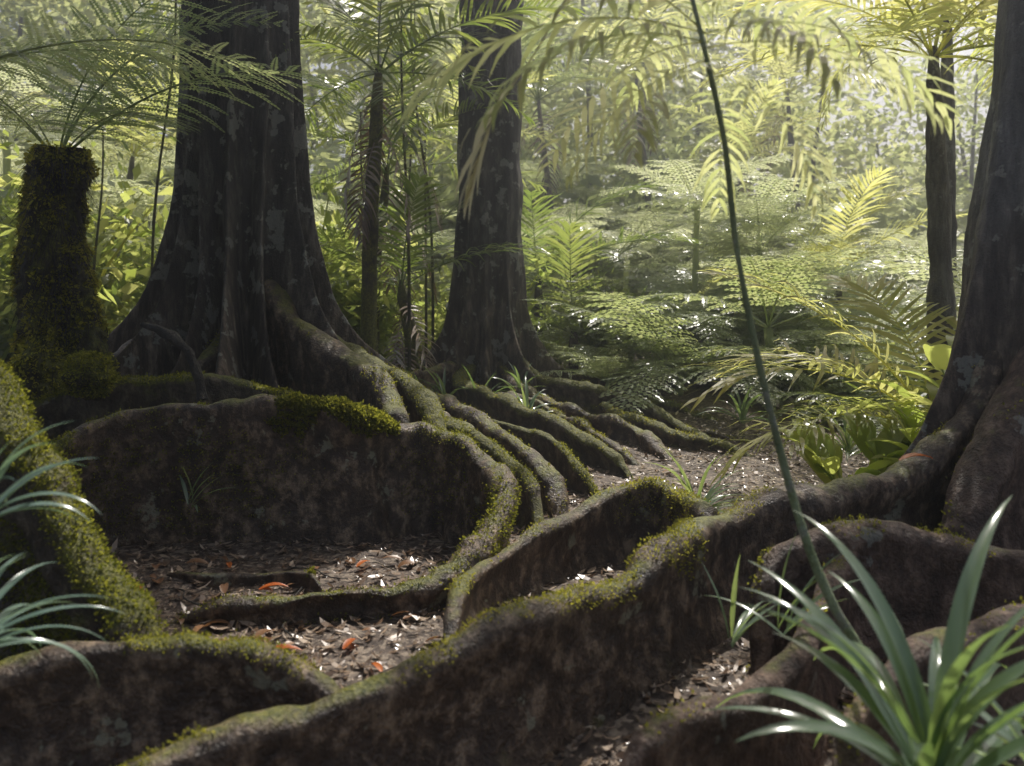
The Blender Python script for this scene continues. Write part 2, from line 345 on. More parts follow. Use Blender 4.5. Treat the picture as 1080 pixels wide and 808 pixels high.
def fern_frond(L=1.6,n=26,pl=.42,m=12,ql=.05,p0=.8,p1=-.7,seed=0,sw=.1,pet=.18,rr=.01,wq=.42):
    r=np.random.default_rng(seed); s,P,D=rachis(L,n+6,p0,p1,sw); parts=[tube(P,rr*(1.05-s),4)]; quads=[]
    for i in range(n):
        u=pet+(1-pet)*(i+.5)/n; k=u*(len(P)-1); k0=int(k); f=k-k0; k1=min(k0+1,len(P)-1)
        pos=P[k0]*(1-f)+P[k1]*f; t=D[k0]; uu=(u-pet)/(1-pet)
        b=np.cross([0,0,1],t); b/=np.linalg.norm(b)+1e-9; up=np.cross(t,b)
        le=pl*(math.sin(math.pi*(uu*.72+.26))**.9)*r.uniform(.9,1.08); a=math.radians(78-28*uu+r.normal(0,3))
        for sd_ in(1,-1):
            d=t*math.cos(a)+b*sd_*math.sin(a)+up*.12; d/=np.linalg.norm(d); p=pos.copy(); mm=max(4,int(m*le/pl+.5)); st=le/mm; dr=.055*12/m*r.uniform(.5,1.6)
            for q in range(mm):
                v=q/mm; l2=ql*(1-v)**.55*(.6+.4*min(1,v*6))*(.5+.5*le/pl)
                c=np.cross(d,up); c/=np.linalg.norm(c)
                for s2 in(1,-1):
                    e=c*s2*.93+d*.36; e=e+np.array([0,0,-.15+r.normal(0,.1)])
                    quads.append([p,p+e*l2*.45+d*st*wq,p+e*l2,p+e*l2*.45-d*st*wq])
                p=p+d*st; d=d+np.array([0,0,-dr]); d/=np.linalg.norm(d)
    Q=np.array(quads).reshape(-1,3); parts.append((Q,np.arange(len(Q)).reshape(-1,4)))
    return merge(parts)
def blade(L,w,az,p0,bend,seg=9,base=(0,0,0),fold=.25,tw=0):
    s=np.linspace(0,1,seg+1); p=p0-bend*s**1.3; ds=L/seg
    d=np.stack([np.cos(p),0*p,np.sin(p)],1); P=np.vstack([[0,0,0],np.cumsum(d[:-1]*ds,axis=0)])
    up=np.stack([-np.sin(p),0*p,np.cos(p)],1)
    wd=w*.5*np.minimum(1,.35+s*3)*np.clip((1-s)*2.2,0.02,1)**.8
    sdv=np.array([0,1.,0])[None]+up*tw
    l=P-sdv*wd[:,None]+up*(wd*fold*2)[:,None]; rr=P+sdv*wd[:,None]+up*(wd*fold*2)[:,None]
    V=np.stack([l,P,rr],1).reshape(-1,3); c,sn=math.cos(az),math.sin(az)
    V=V@np.array([[c,-sn,0],[sn,c,0],[0,0,1]]).T+np.array(base)
    return V,grid_faces(seg+1,3)
def strap_geo(n,L,w,seed,up=(.3,1.45),bend=(.6,1.9),azr=(0,6.283)):
    r=random.Random(seed); out=[]
    for i in range(n):
        k=i/n; out.append(blade(L*r.uniform(.65,1.1),w*r.uniform(.8,1.15),r.uniform(*azr),up[1]-(up[1]-up[0])*k+r.uniform(-.1,.1),bend[0]+(bend[1]-bend[0])*(.5*k+.5*r.random()),12,(r.uniform(-.02,.02),r.uniform(-.02,.02),.12*(1-k)*L),.22,r.uniform(-.3,.3)))
    return merge(out)
def bush_geo(rad,h,stems,per,size,seed,asp=.35):
    r=np.random.default_rng(seed); parts=[];Cs=[]
    for i in range(stems):
        a=r.uniform(0,6.283); R=rad*r.uniform(.2,1); e=np.array([R*math.cos(a),R*math.sin(a),h*r.uniform(.45,1)])
        parts.append(tube([[0,0,-.1],e*np.array([.4,.4,.6]),e],[.02,.012,.004],4,6))
        t=r.uniform(.45,1.05,per)[:,None]; Cs.append(e*t*np.array([1,1,1])+r.normal(0,.12*rad+.04,(per,3)))
    C=np.concatenate(Cs); C[:,2]=np.maximum(C[:,2],.03)
    V,F=leaf_cloud(C,size,asp,.25,seed); return merge(parts+[(V,F)])
def R3(az,tilt,loc=(0,0,0),s=1): return Matrix.Translation(loc)@Matrix.Rotation(az,4,'Z')@Matrix.Rotation(-tilt,4,'Y')@Matrix.Scale(s,4)

# ================================================================= GROUND
xs=np.concatenate([np.linspace(-70,-6,50),np.linspace(-5.9,7,260),np.linspace(7.2,75,50)])
ys=np.concatenate([np.linspace(-12,1.4,12),np.linspace(1.5,10,200),np.linspace(10.2,110,110)])
X,Y=np.meshgrid(xs,ys,indexing='ij'); Z=gz(X,Y)
o=ob('ground',mesh('ground',np.stack([X,Y,Z],-1).reshape(-1,3),grid_faces(len(xs),len(ys)),'soil')); o['kind']='structure'

# ================================================================= BUTTRESS TREES
def big_crown(tree,c,rad,clumps,per,size,seed,base,r0):
    (V,F),P=crown_geo(c,rad,clumps,per,size,seed,.6,True)  # unseen crown for dappled shade, leaves removed where sun patches should fall
    part('crown',V,F,'canopy',tree,False)
    lv=merge(limbs(base,P,r0,seed,8)); part('limb',lv[0],lv[1],'trunk',tree)
R_=math.radians
TA=top(empty('buttress_tree',(-2.55,8,.25)),'huge dark grey rainforest tree with winding plank buttress roots','tree')
V,F=trunk_geo(-2.5,8.0,.1,11,.46,.46,[(R_(-34),4.4,.12,.6),(R_(-58),2.6,.1,.57),(R_(-82),3.6,.11,.58),(R_(-106),2.6,.1,.55),(R_(-130),3.8,.11,.58),(R_(-160),4.6,.13,.57),(R_(-5),3.6,.13,.6),(R_(60),1,.2,.7),(R_(130),1,.2,.7)],seed=3,flute=.06,nt=560,nz=260,up=.5,uw=.95,hmin=.8)
part('trunk',V,F,'trunk',TA)
add_root(TA,[(-2.2,7.75,1.9),(-2.0,7.5,1.66),(-1.76,7.25,1.45),(-1.42,7.0,1.27),(-1.13,6.7,1.11),(-.94,6.4,.95),(-.85,6.1,.79),(-.88,5.85,.6)],.13,.1,'root',1500,.2,.016,seed=21,flare=2.2,amp=.8)
add_root(TA,[(-2.8,7.8,1.8),(-2.98,7.5,1.48),(-3.2,7.25,1.26),(-3.45,7.1,1.1),(-3.75,7.0,.92),(-4.1,6.9,.7)],.12,.08,'root',900,.2,.016,seed=22,flare=2.2,amp=.8)
add_root(TA,[(-2.5,7.7,1.6),(-2.48,7.35,1.34),(-2.56,7.05,1.18),(-2.75,6.75,1.04)],.11,.08,'root',400,.2,.016,seed=23,flare=2.4,amp=.8)
add_root(TA,[(-2.05,8.0,1.8),(-1.75,7.9,1.42),(-1.4,7.7,1.2),(-1.0,7.4,1.0),(-.7,7.0,.8),(-.5,6.6,.6),(-.35,6.2,.35)],.11,.09,'mossroot',2500,-.1,.016,seed=29,flare=1.6,tapB=.5,amp=.9)
add_root(TA,[(-3.5,5.9,.45),(-3.6,6.2,.74),(-3.41,6.4,.89),(-3.06,6.42,.96),(-2.56,6.4,1.0),(-2.06,6.4,1.02),(-1.68,6.3,.93),(-1.4,6.1,.8),(-1.2,5.8,.6)],.06,.055,'mossroot',9000,-.15,.016,seed=25,flare=.6)
# one continuous wall: back of the hollow, round to the right and curling back to the front
add_root(TA,[(-2.85,4.5,.2),(-2.84,4.8,.48),(-2.72,5.1,.68),(-2.56,5.36,.83),(-2.3,5.5,.915),(-1.86,5.52,.935),(-1.38,5.55,.93),(-1.05,5.52,.9),(-.85,5.68,.8),(-.6,5.78,.74),(-.35,5.66,.7),(-.15,5.4,.6),(-.05,5.05,.47),(-.14,4.7,.33),(-.38,4.42,.2),(-.66,4.28,.17),(-.95,4.2,.15),(-1.3,4.12,.12),(-1.7,4.12,.1)],.1,.05,'root',9000,.02,msize=.014,nzm=.0,seed=28,rm=[.045,.045,.04,.036,.04,.05,.08,.095,.07,.06,.075,.085,.075,.06,.05,.045,.035],flare=.5,amp=1.15,
  regs=[((-1.1,5.55,.86),(.4,.3,.18),22000,.024),((-1.9,5.48,.5),(.5,.2,.4),7000,.016),((-2.55,5.2,.4),(.3,.35,.35),5000,.016),((-.12,4.8,.35),(.25,.5,.25),4000,.015),((-.5,5.7,.45),(.35,.25,.3),3500,.014)])
add_root(TA,[(-.9,4.5,.1),(-1.3,4.75,.08),(-1.7,4.7,.09),(-2.1,4.9,.06)],.02,.016,'root',100,seed=30,tapA=.2,flare=.3)
big_crown(TA,(-1.2,9,11.8),(5,4.5,2.2),60,60,.36,41,(-2.5,8,9.5),.22)
th=np.linspace(0,2*math.pi,48,endpoint=False); ph=np.linspace(0.02,math.pi-.02,28)
def cushion(c,rad,seed):
    T,Pp=np.meshgrid(th,ph); D=np.stack([np.sin(Pp)*np.cos(T),np.sin(Pp)*np.sin(T),np.cos(Pp)],-1).reshape(-1,3)
    V=D*np.array(rad); V=V*(1+.2*vn(D*2.5,seed)+.08*vn(D*8,seed+1))[:,None]+np.array(c)
    return V,grid_faces(28,48,True),D

TB=top(empty('buttress_tree',(-.3,11,.4)),'tall dark straight trunk with snaking surface roots','tree')
V,F=trunk_geo(-.3,11,.2,12,.4,.37,[(R_(-58),2.2,.15,.5),(R_(-130),1.8,.15,.48),(R_(-95),1.3,.12,.45),(R_(-15),1.9,.17,.48),(R_(-165),1.7,.17,.48),(R_(90),.4,.4,.7)],seed=9,flute=.08,nt=300,lean=(.008,0),up=.22,uw=1.2,hmin=.55)
part('trunk',V,F,'trunk',TB)
RT=[([(0,10.6,1.0),(.3,10.4,.8),(.89,10,.68),(1.48,9.5,.52),(1.9,9.0,.32),(2.2,8.6,.1)],.1,.06),
([(-.1,10.5,.95),(.1,10,.68),(.45,9.4,.54),(.98,8.9,.44),(1.35,8.4,.3),(1.6,7.9,.08)],.09,.06),
([(-.5,10.5,.9),(-.6,10,.74),(-.3,9.2,.7),(.18,8.5,.57),(.7,8.1,.38),(1.0,7.7,.2),(1.15,7.3,.03)],.09,.07),
([(-.7,10.6,.9),(-1.35,9.2,.84),(-.95,8.5,.78),(-.43,7.8,.66),(-.05,7.2,.5),(.25,6.8,.3),(.4,6.4,.05)],.09,.07),
([(-1.0,7.9,.76),(-.75,7.2,.7),(-.4,6.8,.6),(-.1,6.5,.48),(.12,6.1,.28),(.2,5.75,.05)],.08,.06),
([(.2,10.9,.8),(1.2,11.4,.62),(2.1,11.6,.42),(2.7,11,.25),(3.2,10.5,.0)],.08,.05),
([(1.0,9.6,.5),(1.3,9.0,.42),(1.7,8.6,.32),(2.2,8.3,.2),(2.6,8.1,.0)],.07,.05),
([(-.3,9.6,.64),(.2,9.4,.6),(.6,8.8,.46),(.85,8.3,.34),(1.2,7.9,.1)],.07,.05),
([(1.3,10.4,.55),(1.9,10.0,.44),(2.3,9.5,.28),(2.9,9.3,.05)],.07,.05),
([(1.7,9.3,.36),(2.2,8.9,.24),(2.7,8.7,.03)],.05,.04),
([(-.6,7.9,.62),(-.1,7.9,.52),(.3,7.6,.4),(.55,7.2,.24),(.8,6.9,.05)],.06,.05),
([(-1.2,8.6,.72),(-1.0,7.9,.7),(-.6,7.5,.6),(-.3,7.0,.5),(-.2,6.6,.28)],.07,.06)]
for i,(p,a,b) in enumerate(RT): add_root(TB,p,a,b,'root' if i%2 else 'mossroot',2200,-.05,.016,seed=50+i,amp=1.2,flare=1.0,tapB=.35)
big_crown(TB,(1.5,13,13.2),(4.5,4.0,2.2),50,60,.38,42,(-.2,11,10.5),.2)

TC=top(empty('buttress_tree',(3.25,5.2,.1)),'leaning grey buttressed tree with long plank roots','tree')
V,F=trunk_geo(3.12,5.25,-.1,11,.4,.34,[(R_(-165),1.4,.2,.6),(R_(-130),.7,.14,.6),(R_(-108),.9,.16,.65),(R_(-60),.5,.2,.7),(R_(120),.5,.3,.6),(R_(20),.5,.3,.6)],seed=14,flute=.06,lean=(.09,.0),nt=260,up=.18,hmin=.3)
part('trunk',V,F,'hazetrunk',TC)
add_root(TC,[(2.95,5.2,1.5),(2.75,5.05,1.12),(2.5,4.93,.84),(2.19,4.8,.67),(1.74,4.6,.61),(1.37,4.4,.595),(.933,4.0,.545),(.667,3.75,.49),(.389,3.5,.438),(.071,3.2,.398),(-.229,2.95,.336),(-.489,2.75,.302),(-.728,2.62,.272),(-.944,2.5,.244),(-1.147,2.4,.207),(-1.4,2.3,.16)],.1,.055,'root',6000,.25,msize=.011,seed=71,flare=1.0,regs=[((.45,3.55,.47),(.5,.4,.14),3500,.012)])
add_root(TC,[(1.15,4.5,.36),(.98,5.1,.46),(.85,5.3,.48),(.59,5.2,.40),(.213,4.8,.33),(-.08,4.4,.27),(-.21,4.1,.235),(-.26,3.75,.2),(-.3,3.4,.14)],.055,.045,'root',1500,.25,msize=.013,seed=72,tapA=.2,regs=[((.95,5.2,.4),(.35,.35,.25),3000,.014)])
add_root(TC,[(3.1,4.9,1.6),(2.88,4.78,1.25),(2.66,4.68,.98),(2.45,4.55,.65),(2.25,4.4,.39),(2.1,4.25,.2)],.14,.1,'redroot',300,.3,seed=73,amp=.8)
add_root(TC,[(1.02,3.45,.2),(1.08,3.6,.4),(1.21,3.72,.53),(1.52,3.8,.56),(1.94,3.8,.516),(2.3,3.7,.44),(2.7,3.6,.3)],.06,.07,'redroot',1200,.2,msize=.014,seed=74,tapA=.15)
add_root(TC,[(1.55,3.75,.5),(1.32,3.5,.42),(1.21,3.3,.37),(1.07,3.1,.33),(.84,2.9,.29),(.61,2.75,.26),(.404,2.6,.23),(.15,2.42,.19)],.045,.04,'redroot',300,.3,msize=.014,seed=75)
add_root(TC,[(2.2,3.3,.45),(1.7,3.0,.42),(1.45,2.9,.38),(1.17,2.72,.36),(1.0,2.5,.3),(.92,2.2,.2)],.05,.05,'redroot',300,.3,msize=.014,seed=76)
big_crown(TC,(5.2,7.6,10.8),(4.5,4.5,2.0),60,60,.36,43,(4.1,5.2,9.5),.2)

TD=top(empty('buttress_tree',(-2.95,3.9,0)),'thick mossy rooted tree beside the hollow','tree')
V,F=trunk_geo(-2.95,3.95,-.1,10,.42,.33,[(R_(-20),.4,.3,.6),(R_(-90),.4,.3,.6),(R_(150),.4,.3,.6)],seed=19,lean=(-.05,0),nt=100,nz=90)
part('trunk',V,F,'trunk',TD)
add_root(TD,[(-2.5,3.75,1.5),(-2.13,3.6,1.12),(-1.94,3.52,.92),(-1.80,3.45,.72),(-1.6,3.35,.52),(-1.44,3.22,.36),(-1.27,3.08,.2)],.11,.09,'mossroot',38000,-.6,msize=.015,nzm=-.05,seed=81)
add_root(TD,[(-2.4,3.1,.1),(-1.85,2.9,.25),(-1.61,2.9,.346),(-1.41,2.95,.376),(-1.2,3.0,.367),(-.967,3.0,.347),(-.754,2.93,.32),(-.55,2.82,.27),(-.4,2.75,.2)],.07,.045,'root',3500,.15,msize=.011,seed=82,flare=.8)
big_crown(TD,(-3.2,4,9.5),(3,3,1.6),25,60,.34,44,(-3.4,3.9,7.8),.15)

V,F=tube([(-2.62,6.05,1.42),(-2.47,6,1.37),(-2.3,5.95,1.27),(-2.2,5.93,1.12),(-2.14,5.9,.9)],[.02,.045,.034,.04,.035],12,40,.5,5)
b=empty('dead_branch',(-2.14,5.9,.9)); part('branch',V,F,'darkwood',b); top(b,'dark crooked dead branch standing on a root','branch')
V,F,D=cushion((-3.02,6.1,1.04),(.17,.15,.16),61); b=top(empty('mossy_stump',(-3.02,6.1,.9)),'small rounded moss-covered stump on the root','stump'); s_=part('stump',V,F,'mosstrunk',b)
mossob(moss_geo(V,D,7000,-2,-.8,.02,6),b.location,s_)

# ================================================================= FROND LIBRARY
FF=[mesh('fern_frond',*fern_frond(1.9,17,.6,24,.042,.35+.1*k,-.75,seed=k,sw=.15*(k-1),wq=.62),'fern',False) for k in range(3)]
FFfar=[fern_frond(1.8,17,.5,8,.07,.4,-.8+.15*k,seed=10+k,wq=.55) for k in range(3)]
PF=[mesh('palm_frond',*palm_frond(2.2,34,.6,.035,.3,-.9+.2*k,.35,seed=20+k),'palm',False) for k in range(3)]
PFy=[mesh('palm_frond',*palm_frond(2.2,30,.64,.038,.3,-1.0+.2*k,.35,seed=30+k),'ypalm',False) for k in range(3)]
PFd=mesh('dead_frond',*palm_frond(1.5,20,.4,.03,-.9,-1.5,.5,seed=37),'dead',False)

TF=top(empty('tree_fern',(-3.62,6.8,.1)),'tree fern with thick moss-covered trunk and arching fronds','tree fern')
def shaggy(V,c,amp,seed):
    d=V-np.array(c); d[:,2]=0; d/=np.linalg.norm(d,axis=1)[:,None]+1e-9
    return V+d*(amp*(vn(V*np.array([3,3,2.2]),seed)+.6*vn(V*9,seed+1)+.4*vn(V*22,seed+2)))[:,None],d
V,F=trunk_geo(-3.62,6.8,-.1,2.8,.22,.1,[(0.1,.5,.8,1.5),(3.0,.45,.8,1.3),(-1.6,.4,.6,1.2)],seed=33,nt=130,nz=170,flute=.1,lean=(-.0,0),hmin=.6); V,NNv=shaggy(V,(-3.62,6.8,0),.075,91)
t_=part('trunk',V,F,'mosstrunk',TF)
mossob(moss_geo(V,NNv,28000,-.35,-1,.035,8),TF.location,t_)
r=np.random.default_rng(4); k=r.integers(0,len(V),12000); k=k[V[k,2]>.9+r.uniform(0,1.2,len(k))]; C=V[k]; l=r.uniform(.05,.2,len(k))[:,None]; dd=NNv[k]*r.uniform(.1,.7,(len(k),1))+np.array([0,0,-1.])+r.normal(0,.2,(len(k),3)); sv=np.cross(dd,NNv[k]+1e-3); sv=sv/(np.linalg.norm(sv,axis=1)[:,None]+1e-6)*.0035
fib=np.stack([C-sv,C+sv,C+dd*l+sv*.3,C+dd*l-sv*.3],1).reshape(-1,3); part('trunk_fibre',fib,np.arange(len(fib)).reshape(-1,4),'darkwood',TF,False)['kind']='stuff'
for az,ti,sc in [(-.12,.36,1.35),(-.6,.12,.9),(.35,.7,1.25),(1.5,.7,1),(2.6,.6,1),(3.6,.5,1),(4.3,.5,.9),(-.3,.8,1.2)]:
    ob('frond',FF[int(abs(az*7))%3],TF,(.0,0,2.6),(0,-ti,az),sc)
TF2=top(empty('tree_fern',(-4.1,5.6,.0)),'slender tree fern with wide lacy fronds','tree fern')
V,F=tube([(-4.1,5.6,-.1),(-4.05,5.6,1.5),(-4.0,5.6,3.0)],[.12,.09,.08],10,40,.2,3); part('trunk',V,F,'mosstrunk',TF2)
for az,ti,sc in [(.12,.2,1.4),(.6,.35,1.1),(2.,.5,.9),(3.3,.4,.9)]:
    ob('frond',FF[int(abs(az*5))%3],TF2,(.1,0,2.9),(0,-ti,az),sc)

def palm(name,x,y,h,r,label,fr,nf,seed,zb=None,lean=(0,0),sc=1,tilt=(-.2,1.1),dead=3,mat='trunk',tt=.9,open_back=False):
    rr=random.Random(seed); z=g1(x,y) if zb is None else zb
    E=top(empty(name,(x,y,z)),label,'palm')
    V,F=tube([(x,y,z-.15),(x+lean[0]*.2,y+lean[1]*.5,z+h*.5),(x+lean[0]*.8,y+lean[1],z+h*.85),(x+lean[0],y+lean[1],z+h)],[r*1.3,r,r*tt,r*.35],14,int(h*14)+4,.16,seed)
    part('trunk',V,F,mat,E)
    for i in range(nf):
        k=i/nf; az=i*2.4+rr.uniform(-.3,.3)
        if open_back and math.sin(az)>.35: continue
        ob('frond',fr[i%len(fr)],E,(lean[0],lean[1],h-.08-.25*(1-k)*(.3)),(rr.uniform(-.2,.2),-(tilt[1]-(tilt[1]-tilt[0])*k),az),sc*rr.uniform(.85,1.1))
    for i in range(dead):
        ob('dead_frond',PFd,E,(lean[0],lean[1],h-.15-.12*i),(0,rr.uniform(-.1,.2),rr.uniform(0,6.28)),sc*rr.uniform(.8,1.1))
    return E
palm('palm_tree',-1.62,9.6,4.0,.085,'slender mossy palm with drooping fronds between big trunks',PF,11,1,mat='mosstrunk',dead=6,tilt=(-.6,1),lean=(.12,0))
palm('palm_tree',-1.2,10.4,1.5,.08,'short dark palm with ragged hanging fronds',PF,8,2,dead=5,mat='mosstrunk',sc=.85,lean=(-.15,0))
palm('palm_tree',-1.9,11.6,3.0,.07,'palm with drooping dark fronds and dead skirt',PF,10,21,dead=5,mat='mosstrunk',lean=(.2,0))
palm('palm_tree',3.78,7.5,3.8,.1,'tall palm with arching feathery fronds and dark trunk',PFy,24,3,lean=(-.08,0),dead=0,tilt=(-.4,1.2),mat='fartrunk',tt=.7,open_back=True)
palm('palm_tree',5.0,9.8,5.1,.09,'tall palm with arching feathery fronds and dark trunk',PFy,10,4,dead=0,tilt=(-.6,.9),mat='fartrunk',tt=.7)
palm('palm_tree',.9,12.5,.8,.07,'young palm with arching dark green fronds',PF,9,5,dead=0,sc=.95)
palm('palm_tree',.4,13,1.5,.07,'young palm with arching dark green fronds',PF,9,7,dead=0,sc=1.1,tilt=(-.3,1.0))
palm('palm_tree',-3.0,12.5,.8,.07,'young palm with arching dark green fronds',PF,8,8,dead=0,sc=1)
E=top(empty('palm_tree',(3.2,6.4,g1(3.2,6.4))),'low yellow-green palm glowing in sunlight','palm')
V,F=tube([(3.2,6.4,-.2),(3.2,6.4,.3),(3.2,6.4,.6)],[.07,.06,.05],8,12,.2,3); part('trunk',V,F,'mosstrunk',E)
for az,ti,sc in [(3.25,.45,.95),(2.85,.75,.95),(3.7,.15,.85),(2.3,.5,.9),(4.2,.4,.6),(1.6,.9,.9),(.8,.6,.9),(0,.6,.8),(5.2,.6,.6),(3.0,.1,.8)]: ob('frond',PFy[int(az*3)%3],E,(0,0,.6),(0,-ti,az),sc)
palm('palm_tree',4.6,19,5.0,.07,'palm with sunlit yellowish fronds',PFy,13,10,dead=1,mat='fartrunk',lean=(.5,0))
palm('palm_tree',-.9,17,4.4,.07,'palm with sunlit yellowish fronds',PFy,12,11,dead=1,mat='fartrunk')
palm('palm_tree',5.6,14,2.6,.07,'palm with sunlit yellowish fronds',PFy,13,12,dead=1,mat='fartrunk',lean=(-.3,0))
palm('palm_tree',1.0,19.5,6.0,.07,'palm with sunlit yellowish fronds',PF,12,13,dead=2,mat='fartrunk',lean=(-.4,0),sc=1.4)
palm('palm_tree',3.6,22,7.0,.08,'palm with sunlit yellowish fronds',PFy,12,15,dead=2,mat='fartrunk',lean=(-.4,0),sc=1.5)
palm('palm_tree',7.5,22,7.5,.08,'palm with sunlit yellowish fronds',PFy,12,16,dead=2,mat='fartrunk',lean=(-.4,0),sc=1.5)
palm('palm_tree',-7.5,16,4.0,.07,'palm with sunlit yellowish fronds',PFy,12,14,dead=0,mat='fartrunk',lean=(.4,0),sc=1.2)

SP=top(empty('sapling',(1.25,2.9,.0)),'thin bent palm sapling with translucent yellow-green leaves','sapling')
V,F=tube([(1.3,2.95,-.05),(1.21,2.92,.3),(1.095,2.9,.5),(1.0,2.9,.727),(.915,2.9,1.017),(.83,2.9,1.37),(.762,2.9,1.73),(.722,2.9,2.08),(.66,2.9,2.37),(.58,2.9,2.7)],[.02,.018,.016,.015,.0135,.012,.011,.0105,.009,.007],10,90,.12,4)
M['stem']=barkmat('sapling_bark',(.14,.18,.08),(.26,.32,.16),(.38,.42,.27),lich=.6,moss=.9)
part('stem',V,F,'stem',SP)
SPF=[mesh('sapling_frond',*palm_frond(1.15,15,.32,.032,.2,-1.1+.2*k,.9,seed=60+k,pet=.12,rr=.004),'spale',False) for k in range(3)]
for az,ti,sc,z in [(3.1,.1,1.0,2.45),(2.75,.35,.95,2.58),(3.5,-.1,.8,2.42),(.1,.1,.9,2.45),(.6,.3,.8,2.55),(1.6,.2,1,2.6),(-.4,-.1,.7,2.4),(2.2,.0,.8,2.42),(2.5,-.3,.6,2.36),(4.0,-.2,.6,2.3),(.3,-.4,.6,2.32),(1.2,-.3,.6,2.3),(3.3,.5,1.0,2.45),(5.0,-.1,.7,2.42)]:
    ob('frond',SPF[int(abs(az)*3)%3],SP,(.66-1.25+.12*(2.42-z),0,z),(0,-ti,az),sc)
ob('dead_frond',mesh('dead_frond',*palm_frond(.5,8,.26,.034,-.9,-1.5,.9,seed=66,pet=.1,rr=.004,a0=40),'dry',False),SP,(-1.2,.15,2.38),(0,0,3.0),1)
V,F=tube([(.62,2.9,2.62),(.35,2.98,2.8),(.05,3.05,2.38)],[.006,.005,.003],5,14); part('leaf_stalk',V,F,'dry',SP)

def strap(x,y,z,n,L,w,seed,label,name='strap_leaf_plant',mat='strap',**kw):
    V,F=strap_geo(n,L,w,seed,**kw); E=empty(name,(x,y,z)); o=ob('leaves',mesh('leaves',V,F,mat),E); return top(E,label,'plant')
strap(1.04,2.1,.24,40,.84,.045,1,'glossy strap-leaved plant with long arching green blades',up=(.2,1.45),bend=(.6,1.9))
strap(1.42,2.15,.12,16,.55,.04,2,'glossy strap-leaved plant with long arching green blades',up=(.2,1.4),bend=(.6,2))
strap(-1.5,2.35,.55,46,.4,.022,3,'narrow-leaved blue-green plant growing on a mossy root',mat='strapblue',up=(.1,1.4),bend=(.5,1.8))
strap(-1.52,2.45,.88,26,.38,.022,31,'narrow-leaved blue-green plant growing on a mossy root',mat='strapblue')
strap(1.36,6.3,g1(1.36,6.3),26,.6,.035,4,'bright sunlit grassy strap plant beside the path')
for i,(x,y) in enumerate([(-.75,9.6),(-.35,9.3),(-.95,9.2),(.15,8.9),(.1,9.9),(3.0,7.6),(2.4,8.9)]):
    strap(x,y,g1(x,y)+.15,18,.55,.035,10+i,'small strap-leaved seedling among the roots')
for i,(x,y,z) in enumerate([(.85,3.3,.2),(-1.98,5.25,.3),(1.0,3.15,.3)]):
    strap(x,y,z,7,.34,.022,20+i,'small seedling with narrow pointed leaves',name='seedling',up=(.3,1.4),bend=(.3,1.0))
M['broad']=leafmat('broad_leaf',[(.12,.17,.04),(.17,.21,.05),(.24,.27,.08)],[(.45,.6,.1),(.62,.7,.15),(.76,.76,.22)],.55,.3,.7)
for i,(x,y,h) in enumerate([(2.7,5.9,.7),(2.95,5.85,.95),(3.3,6.05,1.15),(2.45,6.2,.5)]):
    rr=random.Random(i+70); parts=[]
    for k in range(6):
        az=rr.uniform(0,6.28); l=h*rr.uniform(.7,1.1); tx=.25*math.cos(az);ty=.25*math.sin(az)
        parts.append(tube([[0,0,-.05],[tx*.4,ty*.4,l*.6],[tx,ty,l]],[.012,.01,.006],5,8))
        for q in range(3):
            f=.6+.18*q; parts.append(blade(.44,.19,az+rr.uniform(-1.8,1.8),.9,1.2,7,(tx*f,ty*f,l*f),.12))
    V,F=merge(parts); E=empty('broadleaf_plant',(x,y,g1(x,y))); ob('leaves',mesh('leaves',V,F,'broad'),E); top(E,'broad-leaved ginger-like plant beside the palm trunk','plant')

# ================================================================= BACKGROUND VEGETATION
def fern_variant(seed,h,nf):
    r=random.Random(seed); parts=[tube([[0,0,-.3],[.03,0,h*.5],[0,.03,h]],[.06,.045,.045],6,8,.2,seed)]
    for i in range(nf):
        V,F=FFfar[i%3]; parts.append((xf(V,R3(i*2.4+r.uniform(-.3,.3),r.uniform(-.1,.6),(0,0,h),r.uniform(.8,1.1))),F))
    return merge(parts)
FV=[mesh('tree_fern',*fern_variant(s,h,n),m,False) for s,h,n,m in [(1,.3,10,'farfern'),(2,1.0,11,'farfern'),(3,1.8,11,'farfern'),(4,.15,9,'fern'),(5,2.6,11,'farfern'),(6,.8,10,'fern')]]
BV=[mesh('shrub',*bush_geo(.9,1.5,16,48,.15,s,.4),m,False) for s,m in [(1,'bush'),(2,'far'),(3,'bush'),(4,'far')]]
BL=[mesh('shrub',*bush_geo(.6,.8,12,26,.3,s+9,.16),m,False) for s,m in [(1,'palm'),(2,'bush')]]
random.seed(3)
def scatter(meshes,name,cnt,y0,y1,label,cat_,group,sc=(.8,1.3),cond=None,power=1.0):
    k=0; tries=0
    while k<cnt and tries<cnt*40:
        tries+=1
        y=y0+(y1-y0)*random.random()**power; x=random.uniform(-.66,.66)*y
        if cond and not cond(x,y): continue
        o=ob(name,random.choice(meshes),None,(x,y,g1(x,y)),(0,0,random.uniform(0,6.28)),random.uniform(*sc))
        top(o,label,cat_,group); k+=1
clear=lambda x,y: not(abs(x+2.5)<1.3 and y<9.5) and not(abs(x+.3)<1.2 and y<12)
scatter(FV[:3]+[FV[4]],'tree_fern',76,13,31,'pale sunlit tree fern with layered feathery fronds','tree fern','tree ferns in the sunlit understorey',sc=(.9,1.5))
scatter([FV[1],FV[2],FV[4]],'tree_fern',16,11,17,'pale sunlit tree fern with layered feathery fronds','tree fern','tree ferns in the sunlit understorey',sc=(.8,1.1),cond=lambda x,y:x>.2*y)
scatter([FV[0],FV[1]],'tree_fern',7,10.9,12.6,'pale sunlit tree fern with layered feathery fronds','tree fern','tree ferns in the sunlit understorey',sc=(.6,.8),cond=lambda x,y:.9<x<3.4)
